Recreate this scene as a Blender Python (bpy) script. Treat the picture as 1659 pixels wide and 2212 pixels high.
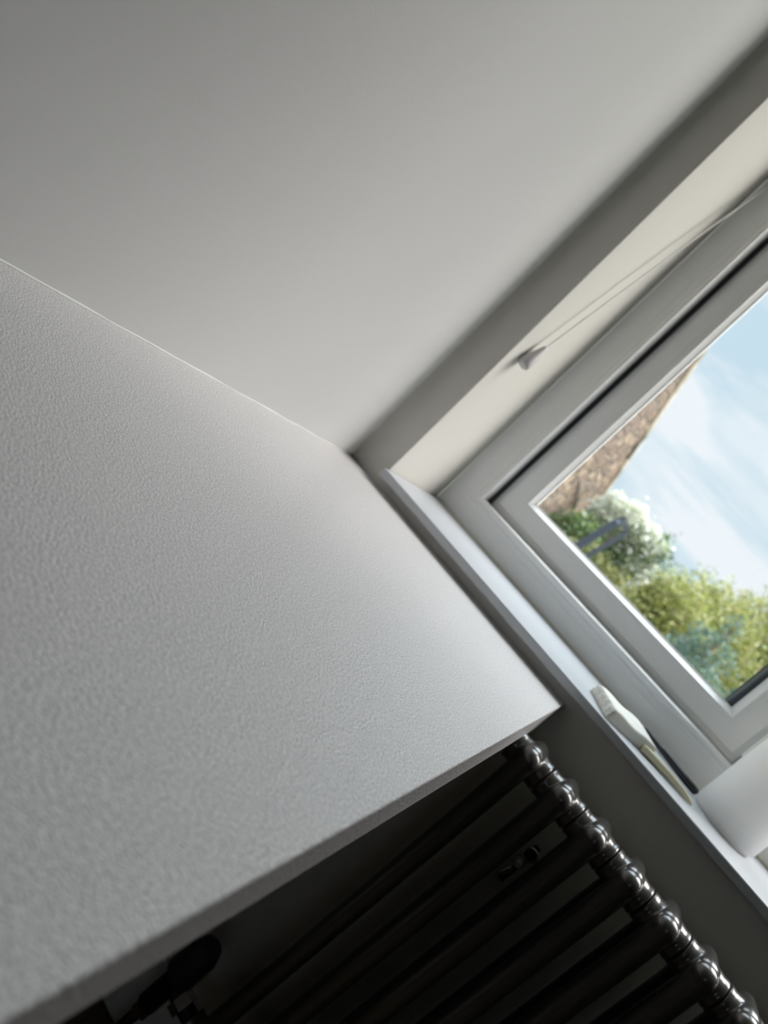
import bpy, bmesh, math, random
from mathutils import Vector, Matrix, noise
R_ = random.Random(7)
sc = bpy.context.scene
for o in list(bpy.data.objects): bpy.data.objects.remove(o)
COL = sc.collection

# ------------------------------------------------------------------ camera
cam_d = bpy.data.cameras.new('camera'); cam = bpy.data.objects.new('camera', cam_d); COL.objects.link(cam)
right = Vector((0.59815591, 0.37753651, 0.70687742))
down = Vector((0.70927585, 0.16116298, -0.68626107))
fwd = Vector((-0.37301108, 0.9118622, -0.17137694))
M = Matrix((right, -down, -fwd)).transposed().to_4x4()
M.translation = Vector((0.44493, -0.86853, 0.14600))
cam.matrix_world = M
cam_d.sensor_fit = 'HORIZONTAL'; cam_d.sensor_width = 36.0
cam_d.lens = 1546.56 / 1659 * 36.0
cam_d.clip_start = 0.01; cam_d.clip_end = 300
cam_d.dof.use_dof = True; cam_d.dof.focus_distance = 0.50; cam_d.dof.aperture_fstop = 9.0
sc.camera = cam
sc.view_settings.view_transform = 'Standard'; sc.view_settings.look = 'None'
sc.view_settings.gamma = 1.0; sc.view_settings.use_curve_mapping = False
sc.view_settings.exposure = 0.0
try:
    sc.cycles.max_bounces = 14; sc.cycles.diffuse_bounces = 8; sc.cycles.transparent_max_bounces = 24
except Exception: pass

# ------------------------------------------------------------------ world: cloudy sky, brightest high to the right of the window
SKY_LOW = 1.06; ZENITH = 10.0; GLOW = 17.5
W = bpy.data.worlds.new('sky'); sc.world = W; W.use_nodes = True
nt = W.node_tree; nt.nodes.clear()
def N(t, **k):
    n = nt.nodes.new(t)
    for a, b in k.items(): setattr(n, a, b)
    return n
def math_(op, a, b=None, c=None, clamp=False):
    n = N('ShaderNodeMath', operation=op, use_clamp=clamp)
    for i, x in enumerate((a, b, c)):
        if x is None: continue
        if isinstance(x, (int, float)): n.inputs[i].default_value = x
        else: nt.links.new(x, n.inputs[i])
    return n.outputs[0]
tc = N('ShaderNodeTexCoord'); gen = tc.outputs['Generated']
sep = N('ShaderNodeSeparateXYZ'); nt.links.new(gen, sep.inputs[0])
zz = math_('MAXIMUM', sep.outputs[2], 0.0)
mp = N('ShaderNodeMapping'); mp.inputs['Scale'].default_value = (2.3, 2.0, 9.0); mp.inputs['Rotation'].default_value = (0, math.radians(6), 0)
nt.links.new(gen, mp.inputs[0])
nz = N('ShaderNodeTexNoise'); nz.inputs['Scale'].default_value = 1.6; nz.inputs['Detail'].default_value = 5; nz.inputs['Roughness'].default_value = 0.55
nz.inputs['Distortion'].default_value = 0.4
nt.links.new(mp.outputs[0], nz.inputs['Vector'])
rp = N('ShaderNodeValToRGB'); rp.color_ramp.elements[0].position = 0.40; rp.color_ramp.elements[1].position = 0.60
rp.color_ramp.elements[0].color = (0.62, 0.80, 0.93, 1); rp.color_ramp.elements[1].color = (0.93, 0.99, 1.06, 1)
nt.links.new(nz.outputs[0], rp.inputs[0])
# overcast brightening towards the zenith + broad glow of the veiled sun
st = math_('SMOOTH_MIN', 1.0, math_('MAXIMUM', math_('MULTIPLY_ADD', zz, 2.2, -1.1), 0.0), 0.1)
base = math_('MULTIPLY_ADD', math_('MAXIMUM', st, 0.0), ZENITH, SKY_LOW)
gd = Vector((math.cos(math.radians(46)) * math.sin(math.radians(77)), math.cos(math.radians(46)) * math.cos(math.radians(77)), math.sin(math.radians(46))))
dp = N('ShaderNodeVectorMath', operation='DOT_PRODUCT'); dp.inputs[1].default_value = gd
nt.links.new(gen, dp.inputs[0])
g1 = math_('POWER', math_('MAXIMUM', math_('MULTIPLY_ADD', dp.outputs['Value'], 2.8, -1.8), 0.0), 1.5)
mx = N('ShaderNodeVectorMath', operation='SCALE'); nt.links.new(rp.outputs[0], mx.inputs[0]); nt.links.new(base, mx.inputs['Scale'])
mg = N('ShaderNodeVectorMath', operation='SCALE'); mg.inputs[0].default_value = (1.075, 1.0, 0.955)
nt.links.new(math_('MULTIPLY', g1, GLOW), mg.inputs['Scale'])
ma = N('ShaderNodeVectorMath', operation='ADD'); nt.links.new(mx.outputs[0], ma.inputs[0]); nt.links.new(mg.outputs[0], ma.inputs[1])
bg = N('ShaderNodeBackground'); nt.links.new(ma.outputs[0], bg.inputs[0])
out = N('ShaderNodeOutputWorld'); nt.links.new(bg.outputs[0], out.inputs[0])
try:
    W.cycles.sampling_method = 'MANUAL'; W.cycles.sample_map_resolution = 1024
except Exception: pass

def portal(name, loc, sx, sy, rot):
    l = bpy.data.lights.new(name, 'AREA'); l.shape = 'RECTANGLE'; l.size = sx; l.size_y = sy; l.cycles.is_portal = True
    o = bpy.data.objects.new(name, l); COL.objects.link(o); o.location = loc; o.rotation_euler = rot
    return o
WX0, WX1, WZ0, WZ1 = 0.0513, 1.262, 0.026, 1.48         # opening of the near window
portal('window_daylight', ((WX0 + WX1) / 2, 0.30, (WZ0 + WZ1) / 2), WX1 - WX0, WZ1 - WZ0, (math.radians(-90), 0, 0))
portal('far_window_daylight', (1.4, -4.0, 0.85), .9, .8, (math.radians(90), 0, 0))

# ------------------------------------------------------------------ helpers
def mat(name, col, rough=0.5, metal=0.0, spec=0.5, coat=0.0, bump=None, var=None, emis=None):
    m = bpy.data.materials.new(name); m.use_nodes = True; t = m.node_tree
    b = t.nodes['Principled BSDF']
    b.inputs['Base Color'].default_value = (*col, 1); b.inputs['Roughness'].default_value = rough
    b.inputs['Metallic'].default_value = metal; b.inputs['Specular IOR Level'].default_value = spec
    b.inputs['Coat Weight'].default_value = coat; b.inputs['Coat Roughness'].default_value = 0.08
    tcn = t.nodes.new('ShaderNodeTexCoord')
    prev = None
    for bp in (bump or []):
        scale, strength, dist, stretch, det = bp
        mpn = t.nodes.new('ShaderNodeMapping'); mpn.inputs['Scale'].default_value = stretch
        t.links.new(tcn.outputs['Object'], mpn.inputs[0])
        n = t.nodes.new('ShaderNodeTexNoise'); n.inputs['Scale'].default_value = scale; n.inputs['Detail'].default_value = det
        t.links.new(mpn.outputs[0], n.inputs['Vector'])
        bn = t.nodes.new('ShaderNodeBump'); bn.inputs['Strength'].default_value = strength; bn.inputs['Distance'].default_value = dist
        t.links.new(n.outputs[0], bn.inputs['Height'])
        if prev: t.links.new(prev, bn.inputs['Normal'])
        prev = bn.outputs[0]
    if prev: t.links.new(prev, b.inputs['Normal'])
    if var:
        scale, c2, lo, hi, stretch = var
        mpn = t.nodes.new('ShaderNodeMapping'); mpn.inputs['Scale'].default_value = stretch
        t.links.new(tcn.outputs['Object'], mpn.inputs[0])
        n = t.nodes.new('ShaderNodeTexNoise'); n.inputs['Scale'].default_value = scale; n.inputs['Detail'].default_value = 4
        t.links.new(mpn.outputs[0], n.inputs['Vector'])
        r = t.nodes.new('ShaderNodeValToRGB'); r.color_ramp.elements[0].position = lo; r.color_ramp.elements[1].position = hi
        r.color_ramp.elements[0].color = (*col, 1); r.color_ramp.elements[1].color = (*c2, 1)
        t.links.new(n.outputs[0], r.inputs[0]); t.links.new(r.outputs[0], b.inputs['Base Color'])
    return m

def link(name, me, m=None, parent=None, smooth=False):
    o = bpy.data.objects.new(name, me); COL.objects.link(o)
    if m and not me.materials: me.materials.append(m)
    if parent: o.parent = parent
    if smooth:
        for f in me.polygons: f.use_smooth = True
    return o
def obj(name, bm, m, parent=None, smooth=False):
    bmesh.ops.recalc_face_normals(bm, faces=bm.faces)
    me = bpy.data.meshes.new(name); bm.to_mesh(me); bm.free()
    return link(name, me, m, parent, smooth)
def tag(o, label=None, cat=None, group=None, kind=None):
    for k, v in (('label', label), ('category', cat), ('group', group), ('kind', kind)):
        if v: o[k] = v
    return o
def empty(name, loc=(0, 0, 0)):
    o = bpy.data.objects.new(name, None); COL.objects.link(o); o.location = loc; o.empty_display_size = .05
    return o
def box(bm, x0, x1, y0, y1, z0, z1, bev=0, seg=2):
    b2 = bmesh.new()
    v = [b2.verts.new(p) for p in ((x0,y0,z0),(x1,y0,z0),(x1,y1,z0),(x0,y1,z0),(x0,y0,z1),(x1,y0,z1),(x1,y1,z1),(x0,y1,z1))]
    for f in ((0,3,2,1),(4,5,6,7),(0,1,5,4),(1,2,6,5),(2,3,7,6),(3,0,4,7)): b2.faces.new([v[i] for i in f])
    if bev: bmesh.ops.bevel(b2, geom=b2.edges[:], offset=bev, segments=seg, profile=.5, affect='EDGES')
    me = bpy.data.meshes.new('t'); b2.to_mesh(me); b2.free(); bm.from_mesh(me); bpy.data.meshes.remove(me)
def tube(bm, pts, rad, seg=16, cap=True):
    """swept tube with a radius per point"""
    pts = [Vector(p) for p in pts]
    if isinstance(rad, (int, float)): rad = [rad] * len(pts)
    rings = []; up = None
    for i, p in enumerate(pts):
        t = (pts[min(i+1, len(pts)-1)] - pts[max(i-1, 0)]).normalized()
        if up is None: up = t.orthogonal().normalized()
        up = (up - t * up.dot(t)).normalized(); s = t.cross(up)
        rings.append([bm.verts.new(p + (up * math.cos(a) + s * math.sin(a)) * rad[i]) for a in [2*math.pi*k/seg for k in range(seg)]])
    for a, b in zip(rings, rings[1:]):
        for k in range(seg): bm.faces.new((a[k], a[(k+1) % seg], b[(k+1) % seg], b[k]))
    if cap: bm.faces.new(rings[0][::-1]); bm.faces.new(rings[-1])
def lathe(bm, prof, seg=48, c=(0, 0, 0)):
    rings = []
    for r, z in prof:
        rings.append([bm.verts.new((c[0]+r*math.cos(2*math.pi*k/seg), c[1]+r*math.sin(2*math.pi*k/seg), c[2]+z)) for k in range(seg)])
    for a, b in zip(rings, rings[1:]):
        for k in range(seg): bm.faces.new((a[k], a[(k+1) % seg], b[(k+1) % seg], b[k]))
    bm.faces.new(rings[0][::-1]); bm.faces.new(rings[-1])
def frame_sweep(bm, x0, x1, z0, z1, prof):
    """closed profile of (inset, y) swept round a rectangle with mitred corners"""
    L = []
    for ins, y in prof:
        L.append([bm.verts.new(p) for p in ((x0+ins,y,z0+ins),(x1-ins,y,z0+ins),(x1-ins,y,z1-ins),(x0+ins,y,z1-ins))])
    n = len(L)
    for i in range(n):
        a, b = L[i], L[(i+1) % n]
        for k in range(4): bm.faces.new((a[k], a[(k+1) % 4], b[(k+1) % 4], b[k]))

# ------------------------------------------------------------------ materials
paint = mat('wall_paint', (0.80, 0.80, 0.765), 0.75, spec=.3,
            bump=[(160, .10, .0010, (1, .45, 1), 3), (900, .12, .0003, (1, 1, 1), 2)])
paint_side = mat('side_wall_paint', (0.67, 0.665, 0.655), 0.62, spec=.35,
            bump=[(60, .10, .0016, (1, .35, 1.3), 4), (420, .16, .0004, (1, .35, 1.2), 3)])
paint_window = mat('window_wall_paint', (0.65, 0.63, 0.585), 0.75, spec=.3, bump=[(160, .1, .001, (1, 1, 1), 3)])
ceil_m = mat('ceiling_paint', (0.86, 0.86, 0.84), 0.9)
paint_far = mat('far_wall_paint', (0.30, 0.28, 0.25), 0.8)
floor_m = mat('floor_boards', (0.10, 0.07, 0.045), 0.55, var=(14, (0.16, 0.105, 0.065), .4, .65, (8, .5, 1)))
upvc = mat('white_upvc', (0.86, 0.865, 0.86), 0.28, spec=.5, coat=.1)
sillm = mat('sill_gloss', (0.53, 0.55, 0.58), 0.38, spec=.5, bump=[(30, .03, .001, (1, 1, 1), 2)])
gask = mat('black_gasket', (0.012, 0.012, 0.014), 0.5)
anth = mat('anthracite_exterior', (0.018, 0.028, 0.036), 0.4)
# textured light grey laminate: pebbled embossing, pale flecks in the colour imitate its glints
lam = mat('pebbled_laminate', (0.60, 0.58, 0.577), 0.33, spec=.65,
          bump=[(660, 1.0, .0014, (1, 1, 1), 2.0)],
          var=(700, (0.84, 0.81, 0.805), .43, .57, (1, 1, 1)))
rad_m = mat('gunmetal_lacquer', (0.09, 0.083, 0.077), 0.32, metal=.5, spec=.6, coat=.8, bump=[(500, .02, .0005, (1, 1, .2), 2)])
chrome = mat('chrome', (0.7, 0.7, 0.7), 0.15, metal=1)
darkv = mat('dark_valve', (0.03, 0.035, 0.033), 0.3, metal=.7)
white_plastic = mat('rawl_plastic', (0.9, 0.9, 0.86), .5)
cordm = mat('cord_fibre', (0.85, 0.84, 0.82), .7)
acorn_m = mat('grey_plastic', (0.52, 0.50, 0.50), .4)
caulk = mat('caulk', (0.80, 0.80, 0.77), .5)

def struct(name, bm, m, smooth=False):
    return tag(obj(name, bm, m, smooth=smooth), kind='structure')

# ------------------------------------------------------------------ room shell
RX, RY, FZ, CZ, TH = 3.4, -4.0, -0.75, 1.65, 0.31
bm = bmesh.new(); box(bm, -.2, RX+.2, RY-.2, TH, FZ-.1, FZ); struct('floor', bm, floor_m)
bm = bmesh.new(); box(bm, -.2, RX+.2, RY-.2, TH, CZ, CZ+.1); struct('ceiling', bm, ceil_m)
bm = bmesh.new(); box(bm, -.2, 0, RY-.2, TH, FZ, CZ); struct('wall_left', bm, paint_side)
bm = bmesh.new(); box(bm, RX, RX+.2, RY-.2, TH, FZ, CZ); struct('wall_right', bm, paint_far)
def wall_with_hole(bm, X0, X1, Z0, Z1, hx0, hx1, hz0, hz1, y0, y1, rad=0.0, seg=5):
    """wall slab with a rectangular opening; edges of the opening softly rounded on the room side y0"""
    def loop(x0, x1, z0, z1, y): return [bm.verts.new(p) for p in ((x0,y,z0),(x1,y,z0),(x1,y,z1),(x0,y,z1))]
    LL = [loop(X0, X1, Z0, Z1, y1), loop(X0, X1, Z0, Z1, y0)]
    for i in range(seg+1):
        a = math.pi/2*i/seg; d = rad*(1-math.sin(a)) if rad else 0; y = y0 + (rad*(1-math.cos(a)) if rad else 0)
        LL.append(loop(hx0-d, hx1+d, hz0-d, hz1+d, y))
        if not rad: break
    LL.append(loop(hx0, hx1, hz0, hz1, y1))
    n = len(LL)
    for i in range(n):
        a, b = LL[i], LL[(i+1) % n]
        for k in range(4): bm.faces.new((a[k], a[(k+1) % 4], b[(k+1) % 4], b[k]))
bm = bmesh.new(); wall_with_hole(bm, 0, RX, FZ, CZ, WX0, WX1, WZ0-.012, WZ1, 0, TH, .003)
struct('wall_front', bm, paint_window, smooth=False)
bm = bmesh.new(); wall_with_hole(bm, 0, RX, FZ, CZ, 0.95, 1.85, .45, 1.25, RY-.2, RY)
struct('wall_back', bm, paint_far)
# soft plaster cove where side wall meets window wall
bm = bmesh.new()
r = .012; prof = [(0, 0)] + [(r - r*math.sin(math.pi/2*i/8), -(r - r*math.cos(math.pi/2*i/8))) for i in range(9)]
lo = [bm.verts.new((x, y, .003)) for x, y in prof]; hi = [bm.verts.new((x, y, CZ)) for x, y in prof]
for i in range(len(prof)): j = (i+1) % len(prof); bm.faces.new((lo[i], lo[j], hi[j], hi[i]))
bm.faces.new(lo[::-1]); bm.faces.new(hi)
struct('trim_1', bm, paint_window, smooth=False)

# window board (sill)
bm = bmesh.new(); box(bm, WX0+.0015, WX1-.0015, -.021, .205, .0142, WZ0, .0022, 3)
struct('trim_2', bm, sillm)

# ------------------------------------------------------------------ near window
wf = empty('window_1', (0, 0, 0)); tag(wf, kind='structure')
def outer_profile(y):
    return [(0, y), (.0335, y), (.0342, y+.0006), (.0350, y+.0006), (.0357, y), (.0405, y), (.0420, y-.0016), (.0435, y-.0016),
            (.0450, y-.0012), (.0462, y-.0010), (.0474, y-.0030), (.0496, y-.0056), (.0522, y-.0064), (.0546, y-.0054), (.0562, y-.0026), (.0571, y+.0012), (.0573, y+.006), (.0573, y+.028), (.075, y+.028), (.075, y+.060), (.0, y+.070)]
FY = .1976
bm = bmesh.new(); frame_sweep(bm, WX0+.002, WX1-.002, WZ0-.003, WZ1-.002, outer_profile(FY)); obj('window_frame', bm, upvc, wf)
bm = bmesh.new(); frame_sweep(bm, WX0+.002, WX1-.002, WZ0-.0115, WZ1-.002, [(.0565, FY+.018), (.0630, FY+.018), (.0630, FY+.0278), (.0565, FY+.0278)]); obj('gasket', bm, gask, wf)
bm = bmesh.new(); box(bm, .6035, .664, FY, FY+.07, WZ0+.05, WZ1-.05, .003, 2); obj('mullion', bm, upvc, wf)
def casement(x0, x1, z0, z1, y, lipside):
    s = link('sash', bpy.data.meshes.new('sash'), None, wf)
    b = bmesh.new()
    prof = [(.0, y+.0088), (.0, y+.005), (.0080, y+.005), (.0092, y), (.0335, y), (.0341, y+.0005), (.0347, y+.0005), (.0353, y),
            (.0400, y), (.0415, y+.0004), (.0430, y+.0028), (.0475, y+.0085), (.0500, y+.0100), (.0500, y+.016), (.014, y+.05), (.014, y+.0088)]
    frame_sweep(b, x0, x1, z0, z1, prof); bmesh.ops.recalc_face_normals(b, faces=b.faces); b.to_mesh(s.data); b.free(); s.data.materials.append(upvc)
    b = bmesh.new(); box(b, x0+.044, x1-.044, y+.012, y+.016, z0+.044, z1-.044); obj('glass_pane', b, glass, s)
    if lipside:
        b = bmesh.new(); tube(b, [(x1-.050-.003, y+.030, z0+.03), (x1-.050-.003, y+.030, z1-.03)], .009, 16); obj('outer_bead', b, anth, s, True)
    return s
g = bpy.data.materials.new('window_glass'); g.use_nodes = True; t = g.node_tree; t.nodes.clear()
tr = t.nodes.new('ShaderNodeBsdfTransparent'); tr.inputs[0].default_value = (.97, .975, .965, 1)
gl = t.nodes.new('ShaderNodeBsdfGlossy'); gl.inputs['Roughness'].default_value = 0.02
lw = t.nodes.new('ShaderNodeLayerWeight'); pw = t.nodes.new('ShaderNodeMath'); pw.operation = 'POWER'; pw.inputs[1].default_value = 5
t.links.new(lw.outputs['Facing'], pw.inputs[0]); fr = t.nodes.new('ShaderNodeMath'); fr.operation = 'MULTIPLY_ADD'; fr.inputs[1].default_value = .96; fr.inputs[2].default_value = .04; t.links.new(pw.outputs[0], fr.inputs[0])
mxs = t.nodes.new('ShaderNodeMixShader'); o_ = t.nodes.new('ShaderNodeOutputMaterial')
t.links.new(fr.outputs[0], mxs.inputs[0]); t.links.new(tr.outputs[0], mxs.inputs[1]); t.links.new(gl.outputs[0], mxs.inputs[2]); t.links.new(mxs.outputs[0], o_.inputs[0])
glass = g
casement(.1162, .602, .0812, WZ1-.060, .2165, True)
casement(.6655, WX1-.062, .0812, WZ1-.060, .2165, False)
# mastic fillet between the frame and the reveal
bm = bmesh.new()
tube(bm, [(WX0+.0012, FY-.001, WZ1), (WX0+.0012, FY-.001, WZ0+.001), (WX1-.0012, FY-.001, WZ0+.001), (WX1-.0012, FY-.001, WZ1)], .0028, 8)
obj('sealant_bead', bm, mat('sealant', (.70, .68, .60), .5), wf, True)

# far window behind the viewer
w2 = empty('window_2'); tag(w2, kind='structure')
bm = bmesh.new(); frame_sweep(bm, .95, 1.85, .45, 1.25, [(0, RY-.02), (.06, RY-.02), (.06, RY-.08), (0, RY-.08)]); obj('window_frame', bm, upvc, w2)
for xm in (1.4,):
    bm = bmesh.new(); box(bm, xm-.03, xm+.03, RY-.08, RY-.02, .5, 1.2, .003); obj('mullion', bm, upvc, w2)

# baseboard
bm = bmesh.new(); box(bm, 0, .016, RY, 0, FZ, FZ+.12, .003); struct('baseboard_left', bm, upvc)
bm = bmesh.new(); box(bm, .016, RX, -.016, 0, FZ, FZ+.12, .003); struct('baseboard_front', bm, upvc)

# ------------------------------------------------------------------ worktop
XW = .4185; TK = .040
bm = bmesh.new()
pts = [(.0004, -1.75), (XW, -1.75), (XW, .0)]
pts[2] = (XW+.0005, -.0010)
nround = 7
pts += [(.22, -.0035), (.10, -.0060)]
for i in range(nround): pts.append((.030 - .0296*math.sin(math.pi/2*(i+1)/nround) , -.0090 - .008*(1-math.cos(math.pi/2*(i+1)/nround))))
lo = [bm.verts.new((x, y, -TK)) for x, y in pts]; hi = [bm.verts.new((x, y, 0)) for x, y in pts]
n = len(pts)
for i in range(n): j = (i+1) % n; bm.faces.new((lo[i], lo[j], hi[j], hi[i]))
bm.faces.new(lo[::-1]); bm.faces.new(hi)
bmesh.ops.bevel(bm, geom=[e for e in bm.edges if abs(e.verts[0].co.z) < 1e-6 and abs(e.verts[1].co.z) < 1e-6 and max(e.verts[0].co.x, e.verts[1].co.x) > .41], offset=.0014, segments=3, profile=.5, affect='EDGES')
wt = obj('worktop', bm, lam)
tag(wt, 'light grey pebble-textured worktop fixed against the white side wall', 'worktop')
# painted caulk line between side wall and worktop
bm = bmesh.new(); P = []
y = -1.7
while y < -.012:
    P.append((.0006, y, .0005 + .0006*noise.noise(Vector((0, y*30, 0))))); y += .006
tube(bm, P, [.0010 + .0009*noise.noise(Vector((5, p[1]*25, 0))) for p in P], 8)
struct('trim_3', bm, caulk, True)

# ------------------------------------------------------------------ column radiator
PITCH = .0470; X0R = .4395; YF, YB, RT = -.0995, -.0595, .0125; ZT = -.0345; ZB = -.60
rad = empty('column_radiator', (X0R, (YF+YB)/2, ZB-.02))
tag(rad, 'dark gunmetal tubular column radiator on the wall under the windowsill', 'radiator')
def head_mesh():
    b = bmesh.new(); ym = (YF+YB)/2; hy = (YB-YF)/2
    def P_(x, y, z): return (x, y-ym, z)
    # arch tube: up the front column, over, and down the back column
    arc = [(0, -hy, -.060), (0, -hy, -.030)]
    for i in range(1, 7):
        a = math.pi/2*i/6; arc.append((0, -hy + .011*(1-math.cos(a)), -.0235 + .011*math.sin(a)))
    arc += [(0, -y_, z_) for _, y_, z_ in arc[::-1]]
    tube(b, arc, RT, 20)
    for s in (-1, 1):   # rounded domes of both columns, the back one standing a little prouder
        bmesh.ops.create_uvsphere(b, u_segments=24, v_segments=14, radius=RT+.0006, matrix=Matrix.Translation((0, s*hy, -.0155 if s < 0 else -.0135)))
    # web between the columns
    box(b, -.0105, .0105, -hy, hy, -.040, -.006, .003)
    # hub along the row, with swelling shoulders and a weld seam
    pr = [(-PITCH/2+.0002, .0165), (-PITCH/2+.0012, .0180), (-PITCH/2+.0028, .0182), (-.0165, .0174), (-.0105, .0185), (0, .019), (.0105, .0185), (.0165, .0174), (PITCH/2-.0028, .0182), (PITCH/2-.0012, .0180), (PITCH/2-.0002, .0165)]
    tube(b, [(x, 0, -.0215) for x, _ in pr], [q for _, q in pr], 32)
    me = bpy.data.meshes.new('head'); b.to_mesh(me); b.free()
    o = bpy.data.objects.new('tmp', me); COL.objects.link(o)
    m = o.modifiers.new('r', 'REMESH'); m.mode = 'VOXEL'; m.voxel_size = .0009
    s = o.modifiers.new('s', 'SMOOTH'); s.iterations = 7; s.factor = .5
    dg = bpy.context.evaluated_depsgraph_get(); res = bpy.data.meshes.new_from_object(o.evaluated_get(dg))
    bpy.data.objects.remove(o)
    for f in res.polygons: f.use_smooth = True
    res.materials.clear(); res.materials.append(rad_m)
    return res
hm = head_mesh()
cb = bmesh.new(); tube(cb, [(0, 0, -.044), (0, 0, -.052), (0, 0, ZB-ZT+.052), (0, 0, ZB-ZT+.044)], [.0115, RT-.0002, RT-.0002, .0115], 28)
cm = bpy.data.meshes.new('column'); cb.to_mesh(cm); cb.free(); cm.materials.append(rad_m)
for f in cm.polygons: f.use_smooth = len(f.vertices) == 4
NS = 14
def child(name, me, parent, loc, rot=(0, 0, 0)):
    o = link(name, me, None, parent); o.location = loc; o.rotation_euler = rot; return o
sec0 = None
for i in range(NS):
    s = bpy.data.objects.new('section', hm); COL.objects.link(s); s.parent = rad; s.location = (i*PITCH, 0, ZT-(ZB-.02))
    for y_ in (YF, YB): child('column', cm, s, (0, y_-(YF+YB)/2, 0))
    child('foot_header', hm, s, (0, 0, ZB-ZT), (math.pi, 0, 0))
# wall bracket: stud, ring and plug seen between the columns
br = link('wall_bracket', bpy.data.meshes.new('wall_bracket'), None, rad); b = bmesh.new()
ox, oy, oz = X0R, (YF+YB)/2, ZB-.02
def L_(x, y, z): return (x-ox, y-oy, z-oz)
a0 = L_(.5165, 0, -.16); box(b, a0[0]-.004, a0[0]+.004, -oy-.003, -oy, a0[2]-.03, a0[2]+.03, .001)
b.to_mesh(br.data); b.free(); br.data.materials.append(darkv)
b = bmesh.new(); tube(b, [L_(.5165, -.003, -.1395), L_(.5165, -.020, -.1395)], .0050, 16); obj('bolt', b, darkv, br)
b = bmesh.new(); tube(b, [(L_(.5165, -.012, -.1395)[0] + .0075*math.cos(a_), L_(0, -.012, 0)[1], L_(0, 0, -.1395)[2] + .0075*math.sin(a_)) for a_ in [2*math.pi*k/24 for k in range(25)]], .0018, 8, cap=False); obj('washer', b, chrome, br, True)
b = bmesh.new(); tube(b, [L_(.5150, -.004, -.1560), L_(.5150, -.026, -.1540)], [.0045, .0035], 16); obj('wall_plug', b, white_plastic, br, False)
b = bmesh.new(); tube(b, [L_(.5120, -.004, -.1640), L_(.5120, -.022, -.1660), L_(.5095, -.024, -.1750)], [.0035, .0045, .003], 12); obj('screw', b, chrome, br, False)
# blanking plug on the left end of the hub, top
b = bmesh.new(); tube(b, [(-PITCH/2-.007, 0, ZT-.0215-oz), (-PITCH/2+.003, 0, ZT-.0215-oz)], .0125, 6); obj('blanking_plug', b, darkv, rad)

# radiator valve below left
vx, vy, vz = X0R-PITCH/2, (YF+YB)/2, ZB+.0215
val = empty('radiator_valve', (vx-.05, vy, vz-.12))
tag(val, 'dark thermostatic radiator valve with chrome nut at the lower left of the radiator', 'radiator valve')
def LV(x, y, z): return (x-(vx-.05), y-vy, z-(vz-.12))
b = bmesh.new(); tube(b, [LV(vx+.002, vy, vz), LV(vx-.045, vy, vz)], .011, 20); tube(b, [LV(vx-.045, vy, vz-.045), LV(vx-.045, vy, vz+.012)], .014, 20); obj('valve_body', b, darkv, val, False)
b = bmesh.new(); tube(b, [LV(vx-.012, vy, vz), LV(vx-.026, vy, vz)], .0165, 6); obj('union_nut', b, chrome, val)
b = bmesh.new(); tube(b, [LV(vx-.045, vy, vz+.012), LV(vx-.045, vy, vz+.018), LV(vx-.045, vy, vz+.06), LV(vx-.045, vy, vz+.075)], [.015, .021, .020, .014], 20); obj('thermostatic_head', b, mat('valve_head', (.02, .03, .027), .35), val, False)
b = bmesh.new(); tube(b, [LV(vx-.045, vy, vz-.03), LV(vx-.045, vy, FZ)], .0075, 16); obj('supply_pipe', b, darkv, val, True)
b = bmesh.new(); tube(b, [LV(vx-.045, vy, vz-.046), LV(vx-.045, vy, vz-.060)], .013, 6); obj('compression_nut', b, chrome, val)

# ------------------------------------------------------------------ blind cord with acorn pull
cord = empty('blind_pull_cord', (.056, .065, .262))
tag(cord, 'thin white blind cord with a grey teardrop pull by the left window reveal', 'pull cord')
A = Vector((.0615, .0500, .2822)); Bq = Vector((.0660, .1866, .6735)); D = (Bq-A).normalized(); o0 = cord.location
end = Vector((WX0+.0135, .19, WZ1-.03))
b = bmesh.new()
pl = [A-D*.003-o0] + [A.lerp(Bq, k/12) + Vector((0, -.004*math.sin(math.pi*k/12), 0)) - o0 for k in range(13)] + [end-o0]
tube(b, pl, .0012, 8); obj('cord', b, cordm, cord, True)
b = bmesh.new(); lathe(b, [(.0014, .005), (.0028, .004), (.0040, 0), (.0062, -.011), (.0086, -.022), (.0099, -.031), (.0094, -.0355), (.0070, -.038)], 28)
ac = obj('teardrop_pull', b, acorn_m, cord, True)
ac.rotation_euler = Vector((0, 0, 1)).rotation_difference(D).to_euler(); ac.location = A-o0
# roller blind the cord belongs to, at the head of the reveal
bl = empty('roller_blind', (WX0, .16, WZ1-.05)); tag(bl, 'white roller blind rolled up at the head of the window', 'blind')
b = bmesh.new(); tube(b, [(.006, 0, .01), (WX1-WX0-.006, 0, .01)], .024, 28); obj('fabric_roll', b, mat('blind_fabric', (.75, .74, .7), .85), bl, False)
for xx in (0.0, WX1-WX0-.006):
    b = bmesh.new(); box(b, xx, xx+.006, -.028, .028, -.018, .05, .002); obj('bracket', b, upvc, bl)

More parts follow.
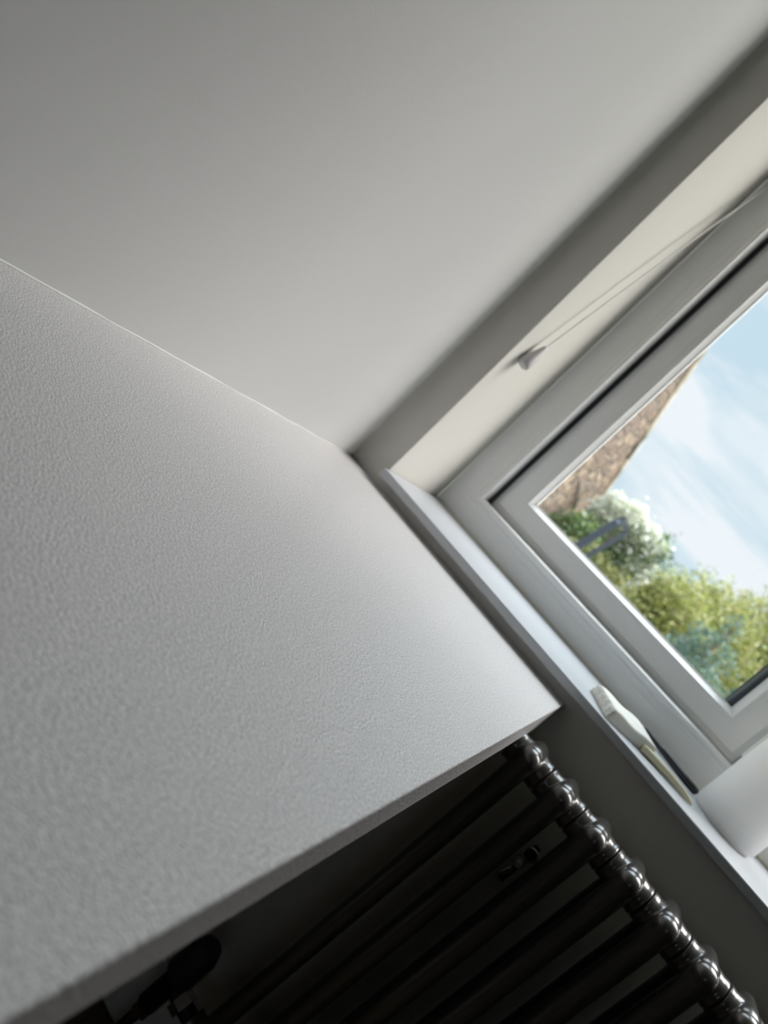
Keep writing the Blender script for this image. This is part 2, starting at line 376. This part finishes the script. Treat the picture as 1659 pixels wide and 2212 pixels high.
# ------------------------------------------------------------------ things on the sill
# rough white block
c = [Vector((.424, .047)), Vector((.4565, -.0125)), Vector((.5205, .0365)), Vector((.488, .096))]
b = bmesh.new(); nu, nv, nw = 26, 22, 6; H = .0150; grid = {}
for i in range(nu+1):
    for j in range(nv+1):
        for k in range(nw+1):
            if 0 < i < nu and 0 < j < nv and 0 < k < nw: continue
            u, v, w = i/nu, j/nv, k/nw          # u along the long side, v from the back to the front
            p2 = (c[0].lerp(c[3], u)).lerp(c[1].lerp(c[2], u), v)
            z = w*H
            q = Vector((p2.x, p2.y, z)); n1 = noise.noise(q*70)*.0012 + noise.noise(q*220)*.0005
            cx_ = (c[0]+c[2])/2; d_ = Vector((p2.x-cx_.x, p2.y-cx_.y, 0))
            if i == 0: d_ *= (1 - .03*(math.sin(v*math.pi*9) > 0) - .03*math.sin(w*math.pi*5))
            sc_ = 1 - .05*(w**2) + n1*4
            edge = .0010*((i in (0, nu)) + (j in (0, nv)))*(w > .9)
            zt = .026 + z*(1 + (.05*math.sin(u*9) + .05*noise.noise(q*60))*(w)) - edge
            grid[i, j, k] = b.verts.new((cx_.x + d_.x*sc_, cx_.y + d_.y*sc_, max(zt, .0262)))
def quad(*k):
    try: b.faces.new([grid[x] for x in k])
    except Exception: pass
for i in range(nu):
    for j in range(nv):
        for k in (0, nw): quad((i,j,k),(i+1,j,k),(i+1,j+1,k),(i,j+1,k))
for i in range(nu):
    for k in range(nw):
        for j in (0, nv): quad((i,j,k),(i+1,j,k),(i+1,j,k+1),(i,j,k+1))
for j in range(nv):
    for k in range(nw):
        for i in (0, nu): quad((i,j,k),(i,j+1,k),(i,j+1,k+1),(i,j,k+1))
chalk = mat('white_plaster', (.90, .885, .82), .85, bump=[(260, .2, .0006, (1, 1, 1), 3)], var=(85, (.30, .29, .26), .70, .78, (1, 1, 1)))
tag(obj('plaster_block', b, chalk, None, True), 'rough off-white rectangular block lying flat on the white windowsill', 'block')
# cream stick
b = bmesh.new(); tube(b, [(.507, .022, .0313), (.522, .0300, .0313), (.545, .0345, .0311), (.565, .0350, .0306), (.577, .0345, .0296), (.5835, .0340, .0285)], [.0046, .0050, .0047, .0040, .0030, .0012], 18)
tag(obj('wooden_stick', b, mat('cream_wood', (.80, .74, .52), .5, var=(60, (.70, .60, .42), .5, .7, (.3, 1, 1))), None, True), 'cream tapered wooden stick poking out from the white block on the sill', 'stick')
# dark pen
b = bmesh.new(); p0 = Vector((.4985, .163, .0320)); p1 = Vector((.5915, .1290, .0305)); dv = p1-p0
tube(b, [p0+dv*k for k in (0, .02, .06, .35, .37, .39, .70, .93, .98, 1)], [.0016, .0026, .0034, .0040, .0046, .0042, .0046, .0048, .0040, .0020], 20)
tag(obj('metal_pen', b, mat('pen_metal', (.045, .045, .05), .25, metal=.5), None, True), 'slim dark grey metal pen lying on the sill along the window frame', 'pen')
# white cylinder
CX, CY, CR = .6320, .1150, .0425
b = bmesh.new()
lathe(b, [(CR-.0060, 0), (CR-.0045, .0008), (CR-.0034, .003), (CR-.0012, .005), (CR, .0090), (CR, .188), (CR-.0015, .1945), (CR-.005, .198), (CR-.008, .1975), (CR-.014, .1950), (.004, .1935)], 96, (CX, CY, .0262))
wax = mat('candle_wax', (.97, .945, .89), .38, spec=.5)
wb = wax.node_tree.nodes['Principled BSDF']; wb.inputs['Subsurface Weight'].default_value = 1.0
wb.inputs['Subsurface Radius'].default_value = (1.0, .97, .92); wb.inputs['Subsurface Scale'].default_value = .15
cd = obj('pillar_candle', b, wax, None, True)
tag(cd, 'plain milky white cylindrical pillar candle standing on the right part of the windowsill', 'candle')
b = bmesh.new(); tube(b, [(CX, CY, .2190), (CX, CY, .2240), (CX+.001, CY, .2300), (CX+.003, CY, .2340)], .0011, 8)
obj('wick', b, mat('wick', (.75, .72, .62), .9), cd)

# ------------------------------------------------------------------ outside
CAM = M.translation
def at(a, bq, y): d = y - CAM.y; return Vector((CAM.x + a*d, y, CAM.z + bq*d))
GZ = -1.0
bm = bmesh.new(); box(bm, -25, 25, TH+.02, 60, GZ-.2, GZ)
lawn = struct('trim_4', bm, mat('lawn', (.03, .055, .014), .9, var=(3, (.05, .07, .022), .4, .6, (1, 1, 1)))); lawn.name = 'ground'
# neighbouring stone gable
stone = bpy.data.materials.new('sandstone_rubble'); stone.use_nodes = True; t = stone.node_tree; bs = t.nodes['Principled BSDF']; bs.inputs['Roughness'].default_value = .9
tcn = t.nodes.new('ShaderNodeTexCoord'); mpn = t.nodes.new('ShaderNodeMapping'); mpn.inputs['Scale'].default_value = (1, 1, 2.0); t.links.new(tcn.outputs['Object'], mpn.inputs[0])
vo = t.nodes.new('ShaderNodeTexVoronoi'); vo.inputs['Scale'].default_value = 4.2; t.links.new(mpn.outputs[0], vo.inputs['Vector'])
ve = t.nodes.new('ShaderNodeTexVoronoi'); ve.feature = 'DISTANCE_TO_EDGE'; ve.inputs['Scale'].default_value = 4.2; t.links.new(mpn.outputs[0], ve.inputs['Vector'])
hs = t.nodes.new('ShaderNodeSeparateColor'); t.links.new(vo.outputs['Color'], hs.inputs[0])
cr = t.nodes.new('ShaderNodeValToRGB'); els = cr.color_ramp.elements
els[0].position = 0; els[0].color = (0.090, 0.059, 0.040, 1); els[1].position = 1; els[1].color = (0.208, 0.162, 0.123, 1)
for p_, c_ in ((.3, (0.163, 0.113, 0.077)), (.55, (0.127, 0.090, 0.069)), (.8, (0.226, 0.167, 0.112))): e = els.new(p_); e.color = (*c_, 1)
t.links.new(hs.outputs[0], cr.inputs[0])
ns = t.nodes.new('ShaderNodeTexNoise'); ns.inputs['Scale'].default_value = 9; ns.inputs['Detail'].default_value = 5; t.links.new(tcn.outputs['Object'], ns.inputs['Vector'])
mm = t.nodes.new('ShaderNodeMix'); mm.data_type = 'RGBA'; mm.blend_type = 'OVERLAY'; mm.inputs[0].default_value = 1.0
t.links.new(cr.outputs[0], mm.inputs[6]); t.links.new(ns.outputs[0], mm.inputs[7])
er = t.nodes.new('ShaderNodeValToRGB'); er.color_ramp.elements[0].position = .0; er.color_ramp.elements[1].position = .10; t.links.new(ve.outputs['Distance'], er.inputs[0])
m2 = t.nodes.new('ShaderNodeMix'); m2.data_type = 'RGBA'; t.links.new(er.outputs[0], m2.inputs[0]); m2.inputs[6].default_value = (.11, .10, .08, 1); t.links.new(mm.outputs[2], m2.inputs[7])
t.links.new(m2.outputs[2], bs.inputs['Base Color'])
bb = t.nodes.new('ShaderNodeBump'); bb.inputs['Distance'].default_value = .04; t.links.new(er.outputs[0], bb.inputs['Height']); t.links.new(bb.outputs[0], bs.inputs['Normal'])
house = empty('stone_house', (-4, 6, GZ)); tag(house, 'brown rubble stone house gable with a sloping roof edge outside the window', 'house')
WXO = -1.5
def LH(x, y, z): return (x+4, y-6, z-GZ)
yE, zE = 8.72, .78; slope = .806; yR = 5.2; zR = zE + slope*(yE-yR); yW = yR-(yE-yR)
def prism_x(b, poly, x0, x1):
    A_ = [b.verts.new(LH(x0, y, z)) for y, z in poly]; B_ = [b.verts.new(LH(x1, y, z)) for y, z in poly]
    n = len(poly)
    for i in range(n): j = (i+1) % n; b.faces.new((A_[i], A_[j], B_[j], B_[i]))
    b.faces.new(A_[::-1]); b.faces.new(B_)
b = bmesh.new(); prism_x(b, [(yE, GZ), (yE, zE), (yR, zR), (yW, zE), (yW, GZ)], WXO, -6.5); obj('gable_wall', b, stone, house)
slate = mat('slate', (.16, .15, .14), .7); cop = mat('verge_mortar', (.30, .27, .21), .9, var=(5, (.16, .14, .10), .45, .6, (1, 1, 1)))
b = bmesh.new()
for sgn in (1, -1):
    ye = yR + sgn*(yE-yR+.25); ze = zE - slope*.25
    prism_x(b, [(ye, ze+.01), (yR, zR+.01), (yR, zR+.10), (ye, ze+.10)], WXO-.14, -6.5)
obj('slate_roof', b, slate, house)
b = bmesh.new(); nst = 9
for k in range(nst):        # stepped irregular verge stones
    u0, u1 = k/nst, (k+1)/nst; ya, yb = yE+.1-(yE+.1-yR)*u0, yE+.1-(yE+.1-yR)*u1 + .02; e_ = R_.uniform(-.02, .03)
    za, zb = zE-slope*.1+slope*(yE+.1-ya), zE-slope*.1+slope*(yE+.1-yb)
    prism_x(b, [(ya, za-.06+e_), (yb, zb-.06+e_), (yb, zb+.06+e_), (ya, za+.06+e_)], WXO-.2, WXO+.012)
obj('verge_stone', b, cop, house)
b = bmesh.new(); ym_ = 8.1; zm_ = zE+slope*(yE-ym_); prism_x(b, [(ym_, zm_-.08), (ym_-.22, zm_-.08+.177), (ym_-.25, zm_+.177+.05), (ym_-.02, zm_+.05)], WXO+.005, WXO+.03)
obj('lichen_patch', b, mat('pale_patch', (.32, .32, .31), .8), house)
b = bmesh.new(); pp = WXO+.012; tube(b, [LH(pp, 7.30, .55), LH(pp, 8.66, .20)], .008, 6); obj('cable', b, anth, house)

# added unseen house to the right, keeps the sky glow off gable and garden
nh = empty('added_shade_house', (7.9, 11, GZ)); tag(nh, 'added unseen red brick house with slate roof, shading the garden from the right', 'house')
brick = mat('red_brick', (.22, .09, .06), .9, var=(6, (.15, .07, .05), .4, .6, (1, 1, 3)))
b = bmesh.new(); box(b, -3, 3, -3.3, 5.4, 0, 6.6); obj('brick_wall', b, brick, nh)
b = bmesh.new(); A_ = [b.verts.new(p) for p in ((-3.3, -3.5, 6.6), (3.3, -3.5, 6.6), (0, -3.5, 9.0))]; B_ = [b.verts.new((v.co.x, 5.6, v.co.z)) for v in A_]
for i in range(3): j = (i+1) % 3; b.faces.new((A_[i], A_[j], B_[j], B_[i]))
b.faces.new(A_); b.faces.new(B_[::-1]); obj('pitched_roof', b, slate, nh)
for yy in (-1.8, .6, 3.0):
    for zz_ in (1.0, 4.2):
        b = bmesh.new(); box(b, -3.03, -2.98, yy, yy+1.1, zz_, zz_+1.5, .01); wn = obj('window', b, upvc, nh)
        b = bmesh.new(); box(b, -3.045, -3.031, yy+.08, yy+1.02, zz_+.08, zz_+1.42); obj('pane', b, anth, wn)
# foliage
def leaves(name, blobs, count, size, cols, parent=None, aspect=.5, rough=.6):
    V, F, MI = [], [], []
    tw = sum(bl[3]*bl[4]*bl[5] for bl in blobs)
    for (x, y, z, rx, ry, rz) in blobs:
        for _ in range(int(count*rx*ry*rz/tw)+6):
            d = Vector((R_.gauss(0, 1), R_.gauss(0, 1), R_.gauss(0, 1))).normalized(); rr = R_.uniform(.25, 1)**.5 * (1 + .25*R_.gauss(0, 1)*(R_.random() < .35))
            p = Vector((x+d.x*rx*rr, y+d.y*ry*rr, z+d.z*rz*rr))
            if p.z < GZ+.02: p.z = GZ + R_.uniform(.02, .3)
            n_ = Vector((R_.gauss(0, 1), R_.gauss(0, 1), R_.gauss(0, 1)+.5)).normalized(); a = n_.orthogonal().normalized(); a.rotate(Matrix.Rotation(R_.uniform(0, 6.28), 3, n_)); c_ = n_.cross(a)
            s = size*R_.uniform(.6, 1.4); i0 = len(V)
            V += [p-a*s, p-c_*s*aspect, p+a*s, p+c_*s*aspect]; F.append((i0, i0+1, i0+2, i0+3)); MI.append(R_.randrange(len(cols)))
    me = bpy.data.meshes.new(name); me.from_pydata([tuple(v) for v in V], [], F); me.update()
    for cc in cols: me.materials.append(cc)
    me.polygons.foreach_set('material_index', MI)
    o = bpy.data.objects.new(name, me); COL.objects.link(o)
    if parent: o.parent = parent; o.matrix_parent_inverse = Matrix.Translation(-Vector(parent.location))
    return o
def leafm(n, col):
    m = bpy.data.materials.new(n); m.use_nodes = True; b_ = m.node_tree.nodes['Principled BSDF']; b_.inputs['Base Color'].default_value = (*col, 1); b_.inputs['Roughness'].default_value = .55
    tl = m.node_tree.nodes.new('ShaderNodeBsdfTranslucent'); tl.inputs[0].default_value = (col[0]*1.2, col[1]*1.2, col[2], 1); ad = m.node_tree.nodes.new('ShaderNodeMixShader'); ad.inputs[0].default_value = .35
    oo = m.node_tree.nodes['Material Output']; m.node_tree.links.new(b_.outputs[0], ad.inputs[1]); m.node_tree.links.new(tl.outputs[0], ad.inputs[2]); m.node_tree.links.new(ad.outputs[0], oo.inputs[0]); return m
YG = [leafm('yellow_green_leaf', (0.254, 0.277, 0.072)), leafm('lime_leaf', (0.313, 0.320, 0.107)), leafm('olive_leaf', (0.150, 0.182, 0.055)), leafm('straw_leaf', (0.328, 0.292, 0.143))]
GR = [leafm('green_leaf', (0.070, 0.125, 0.043)), leafm('dark_leaf', (0.041, 0.074, 0.027)), leafm('fresh_leaf', (0.153, 0.205, 0.069))]
OL = [leafm('bronze_leaf', (0.127, 0.124, 0.044)), leafm('deep_olive_leaf', (0.083, 0.102, 0.035)), leafm('moss_leaf', (0.186, 0.196, 0.072))]
BL = [leafm('blue_green_needle', (0.120, 0.182, 0.151)), leafm('grey_green_needle', (0.164, 0.227, 0.168)), leafm('deep_blue_needle', (0.060, 0.110, 0.107))]
WH = [leafm('white_petal', (.62, .64, .60)), leafm('cream_petal', (.56, .57, .49))]
bark = mat('bark', (.10, .075, .05), .9)
def plant(name, label, cat, blobs, n_, size, cols, group=None, flowers=None, aspect=.5):
    cx_ = sum(q[0] for q in blobs)/len(blobs); cy_ = sum(q[1] for q in blobs)/len(blobs)
    r_ = empty(name, (cx_, cy_, GZ)); tag(r_, label, cat, group)
    leaves('foliage', blobs, n_, size, cols, r_, aspect)
    top = max(q[2] for q in blobs)
    b_ = bmesh.new(); tube(b_, [(0, 0, 0), (.02, 0, (top-GZ)*.5), (0, .03, top-GZ)], [.05, .035, .012], 8)
    for q in blobs: tube(b_, [(0, 0, (q[2]-GZ)*.4), (q[0]-cx_, q[1]-cy_, q[2]-GZ)], [.025, .008], 6)
    obj('trunk', b_, bark, r_)
    if flowers: leaves('blossom', flowers[0], flowers[1], flowers[2], WH, r_, .95)
    return r_
def B(a, b_, y, r, rz=None, ry=None): p = at(a, b_, y); return (p.x, p.y, p.z, r, ry or r, rz or r)
# blossoming shrub near the gable corner
Y1 = 7.9
fb = [B(-.190, .043, Y1, .12), B(-.172, .058, Y1, .13), B(-.170, .040, Y1, .15), B(-.150, .062, Y1, .14), B(-.135, .055, Y1, .16), B(-.125, .035, Y1, .15), B(-.112, .048, Y1, .14), B(-.108, .016, Y1, .12), B(-.092, .000, Y1, .09), B(-.10, .06, Y1, .10), B(-.155, .075, Y1, .10), B(-.185, .068, Y1, .09), B(-.120, .068, Y1, .09), B(-.098, .030, Y1, .12), B(-.088, .020, Y1, .08), B(-.145, .035, Y1, .14)]
plant('blossom_tree', 'white-blossomed leafy tree beside the stone house', 'tree',
      [B(-.165, .015, Y1, .35), B(-.135, .050, Y1, .26), B(-.115, .02, Y1, .30), B(-.10, .055, Y1, .20, .28), B(-.085, .045, Y1, .15, .25), B(-.13, -.03, Y1, .4)], 3600, .028, GR, flowers=([(q[0], q[1], q[2], q[3]*1.35, q[4]*1.35, q[5]*1.35) for q in fb], 7500, .020))
plant('olive_shrub', 'dark olive rounded shrub below the blossoming tree', 'shrub', [B(-.150, -.030, 4.9, .24), B(-.118, -.036, 4.9, .26), B(-.09, -.045, 4.9, .27), B(-.10, -.10, 4.9, .38)], 6500, .025, OL)
plant('green_hedge', 'dark green hedge at the foot of the stone house', 'hedge', [B(-.185, -.005, 6.3, .24), B(-.205, -.03, 6.3, .25), B(-.225, -.05, 6.3, .22), B(-.17, -.03, 6.3, .28), B(-.19, -.08, 6.3, .30)], 6500, .030, GR)
plant('yellow_shrub', 'feathery yellow-green bush left of the blue-green conifer', 'bush', [B(-.075, .000, 8.9, .42), B(-.045, .020, 8.9, .46), B(-.050, -.02, 8.9, .55), B(-.02, .01, 8.9, .5), B(-.03, -.06, 8.9, .7)], 12000, .042, YG, 'yellow-green bushes along the garden edge', aspect=.3)
plant('yellow_shrub', 'tall feathery yellow-green bush directly behind the blue-green conifer', 'bush', [B(-.018, .055, 11.2, .46), B(.012, .040, 11.2, .66), B(.03, .00, 11.2, .9), B(.0, .0, 11.2, .7), B(.02, -.05, 11.2, .9)], 15000, .050, YG, 'yellow-green bushes along the garden edge', aspect=.3)
plant('yellow_shrub', 'tallest feathery yellow-green bush at the right edge of the window view', 'bush', [B(.055, .065, 13.8, .9), B(.02, .075, 13.8, .4), B(.09, .085, 13.8, 1.0), B(.08, .03, 13.8, 1.2), B(.14, .06, 13.8, 1.3), B(.1, -.02, 13.8, 1.3)], 18000, .060, YG, 'yellow-green bushes along the garden edge', aspect=.3)
def conifer(a, btop, y, w, label):
    p = at(a, btop, y); bl_ = []
    hgt = p.z-GZ
    for k in range(7): u = k/6; bl_.append((p.x, y, p.z-u*hgt*.9-.05, .10+w*u**.7, .10+w*u**.7, hgt*.10))
    plant('conifer', label, 'conifer', bl_, 12000, .030, BL, 'blue-green conifers in the garden', aspect=.3)
conifer(.032, .060, 6.0, .56, 'broad blue-green conifer in front of the yellow-green bushes')
conifer(.112, .040, 4.5, .27, 'blue-green conifer nearest the right edge of the window pane')
conifer(.012, .004, 7.5, .26, 'small low blue-green conifer left of the broad one')
# garden boundary hedge closing the horizon
plant('boundary_hedge', 'long dark hedge closing the far end of the garden', 'hedge', [(x_*1.6, 18, GZ+.85, 1.1, .7, 1.0) for x_ in range(-7, 4)], 12000, .09, GR+OL)
# bent dark metal frame outside
fm = empty('garden_arch', (at(-.165, 0, 3.2).x, 3.2, GZ)); tag(fm, 'dark grey bent metal frame standing in front of the white blossom', 'garden frame')
oo = fm.location
def LF(v): return v-oo
pA0, pA1 = at(-.1745, -.016, 3.2), at(-.1605, .055, 3.2); pB1, pB0 = at(-.1435, .047, 3.25), at(-.1555, -.014, 3.25)
dA = (pA1-pA0)/(pA1.z-pA0.z); dB = (pB1-pB0)/(pB1.z-pB0.z)
b = bmesh.new(); tube(b, [LF(pA1+dA*(GZ-pA1.z)), LF(pA1-dA*.03), LF(pA1), LF(pB1), LF(pB1-dB*.03), LF(pB1+dB*(GZ-pB1.z))], [.030, .028, .022, .016, .020, .022], 4)
obj('bent_tube', b, mat('slate_paint', (.05, .06, .08), .35, metal=.3), fm)
